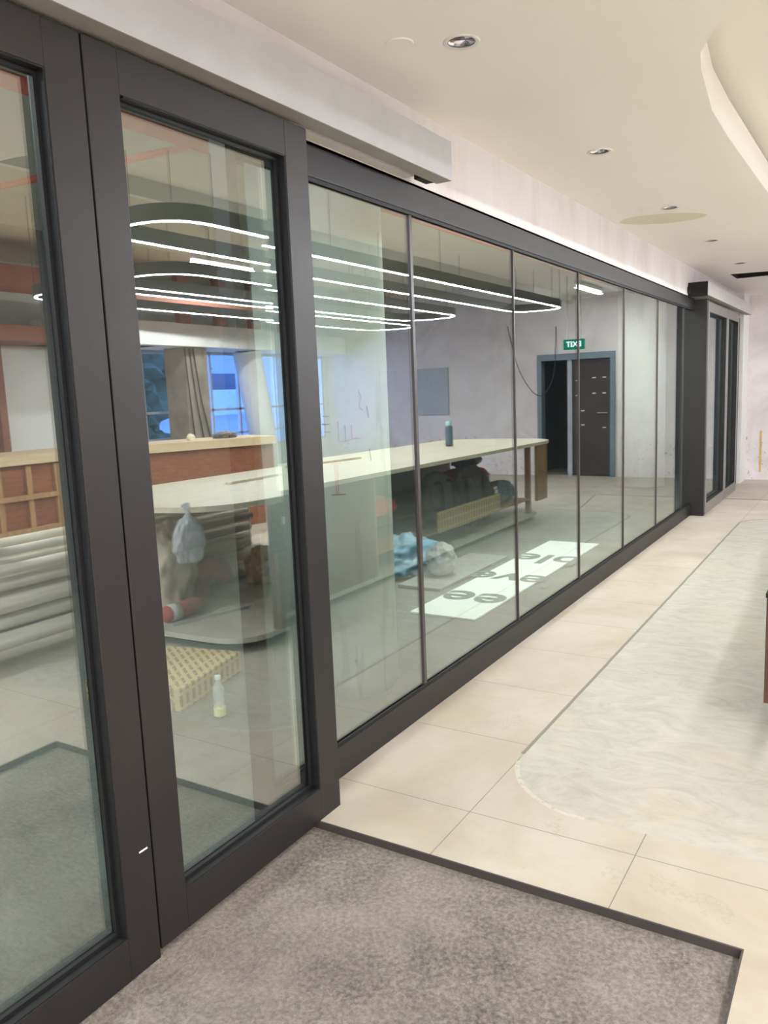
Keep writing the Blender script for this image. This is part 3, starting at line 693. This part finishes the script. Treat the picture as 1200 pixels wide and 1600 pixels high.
# ------------------------------------------------------------------ BEYOND THE GLASS
cl = put('concrete_column', lathe([(.35, -.005), (.35, 3.15)], n=64), m('concrete'), 'large round pale concrete column behind the first fixed pane', 'column', (-.7, 3.55, 0))
def onc(a, z, rr=.352): return (rr*math.cos(a), rr*math.sin(a), z)
def mark(pts, mat, r=.003): return T([onc(a, z) for a, z in pts], r, 4)
A0 = math.atan2(-3.55, 1.865+.7)   # towards the camera
for P, k in (([(.02, 1.35), (.02, 1.25), (.12, 1.25), (.24, 1.26), (.34, 1.26)], 'redmark'), ([(.12, 1.33), (.12, 1.25)], 'mark'), ([(.22, 1.33), (.22, 1.26)], 'redmark'),
             ([(-.12, 1.14), (.04, 1.14)], 'redmark'), ([(-.06, 1.14), (-.05, .98)], 'redmark'), ([(-.02, 1.14), (-.02, .98)], 'redmark'), ([(-.12, .98), (.08, .98)], 'mark'),
             ([(.5, 1.42), (.53, 1.36)], 'mark'), ([(.52, 1.2), (.54, 1.14)], 'mark'), ([(-.2, 1.38), (-.1, 1.38)], 'redmark'), ([(-.2, 1.34), (-.1, 1.34)], 'redmark'), ([(-.18, 1.3), (-.1, 1.3)], 'redmark'),
             ([(.36, 1.5), (.4, 1.47), (.36, 1.42), (.42, 1.4)], 'redmark')):
    link('marker_line', mark([(A0+a+.17, z+.12) for a, z in P], m(k)), m(k), cl)
c2 = put('concrete_column', lathe([(.36, -.005), (.36, 3.15)], n=48), m('concrete'), 'round pale concrete column far along behind the glass', 'column', (-1.3, 12.9, 0))
put('sprinkler_pipe', T([(0, -7, 0), (0, 7, 0)], .035, 12), m('redpipe'), 'red sprinkler main pipe running above the glazing behind the glass', 'pipe', (-1.2, 5, 2.92))
put('sprinkler_branch', T([(0, 0, 0), (-2.6, -.3, 0)], .02, 8), m('redpipe'), 'thin branch pipe leaving the red sprinkler main above the near door', 'pipe', (-1.2, 3.2, 2.9))
bd = put('lettered_board', B(-.26, .26, -1.4, 1.55, 0, .012), m('board'), 'white board with big grey letters lying on the floor behind the glass', 'board', (-.73, 6.3, 0.0), 0, False)
for tx, x, y, s in (('ee', .0, -.88, .55), ("'eve", .02, -.15, .5), ('ble', .02, .68, .55)):
    text(tx, s, m('slate'), bd, Matrix.Translation((x, y, .013)) @ Matrix.Rotation(PI, 4, 'Z') @ Matrix.Diagonal((1, 1, 1, 1)), .0005)
put('plywood_sheet', B(-.2, .2, -.65, .75, 0, .02), m('mark'), 'thin grey sheet lying flat beside the lettered board', 'board', (-1.28, 6.2, 0.0), 0, False)
put('clear_rubbish_bag', blob((0, 0, .13), (.13, .13, .15), 61, .15, 2, 5, folds=.08), m('clearbag'), 'clear knotted rubbish bag sitting on the grey sheet', 'bag', (-1.3, 6.0, .02))
put('blue_sheet', blob((0, 0, .1), (.3, .4, .2), 63, .3, 2, 5, folds=.1), m('bluecloth'), 'crumpled pale blue sheet heaped behind the clear rubbish bag', 'sheet', (-1.75, 6.1, 0.0))
put('printed_carton', B(-.3, .3, -.32, .32, 0, .12, bev=.004), m('carton'), 'flat brown printed cardboard carton on the floor behind the near door', 'carton', (-1.52, 3.03, 0.0), .22, False)
pb = thing('plastic_bottle', 'clear plastic bottle with white cap and yellow label standing on the floor', 'bottle', (-.93, 2.83, 0))
link('bottle_body', lathe([(.026, 0), (.03, .006), (.03, .05), (.028, .1), (.03, .14), (.026, .165), (.013, .19), (.012, .2)]), m('bottle'), pb, True)
link('cap', lathe([(.014, .198), (.015, .2), (.015, .218), (.013, .22)]), m('white'), pb, True); link('label', lathe([(.0305, .01), (.0308, .012), (.0308, .05), (.0305, .052)]), m('label'), pb, True)

# outer lamps: two along the passage, plus a fill panel added near the doors
for i, (x_, y) in enumerate(((-1.0, 6.6), (-1.2, 10.4), (-1.6, .8))):
    t = thing('ceiling_light_panel', ('ceiling light panel behind the glass, nearer one', 'ceiling light panel behind the glass, farther one', 'added fill light panel behind the near sliding doors')[i], 'light panel', (x_, y, 3.15))
    link('panel_frame', B(-.32, .32, -.62, .62, -.03, 0), m('white'), t)
    area('panel_glow', (x_, y, 3.11), (0, 0, 0), .6, 1.2, OUT_LIGHT*(1.5, .5, 1.1)[i], (.93, 1, .96))
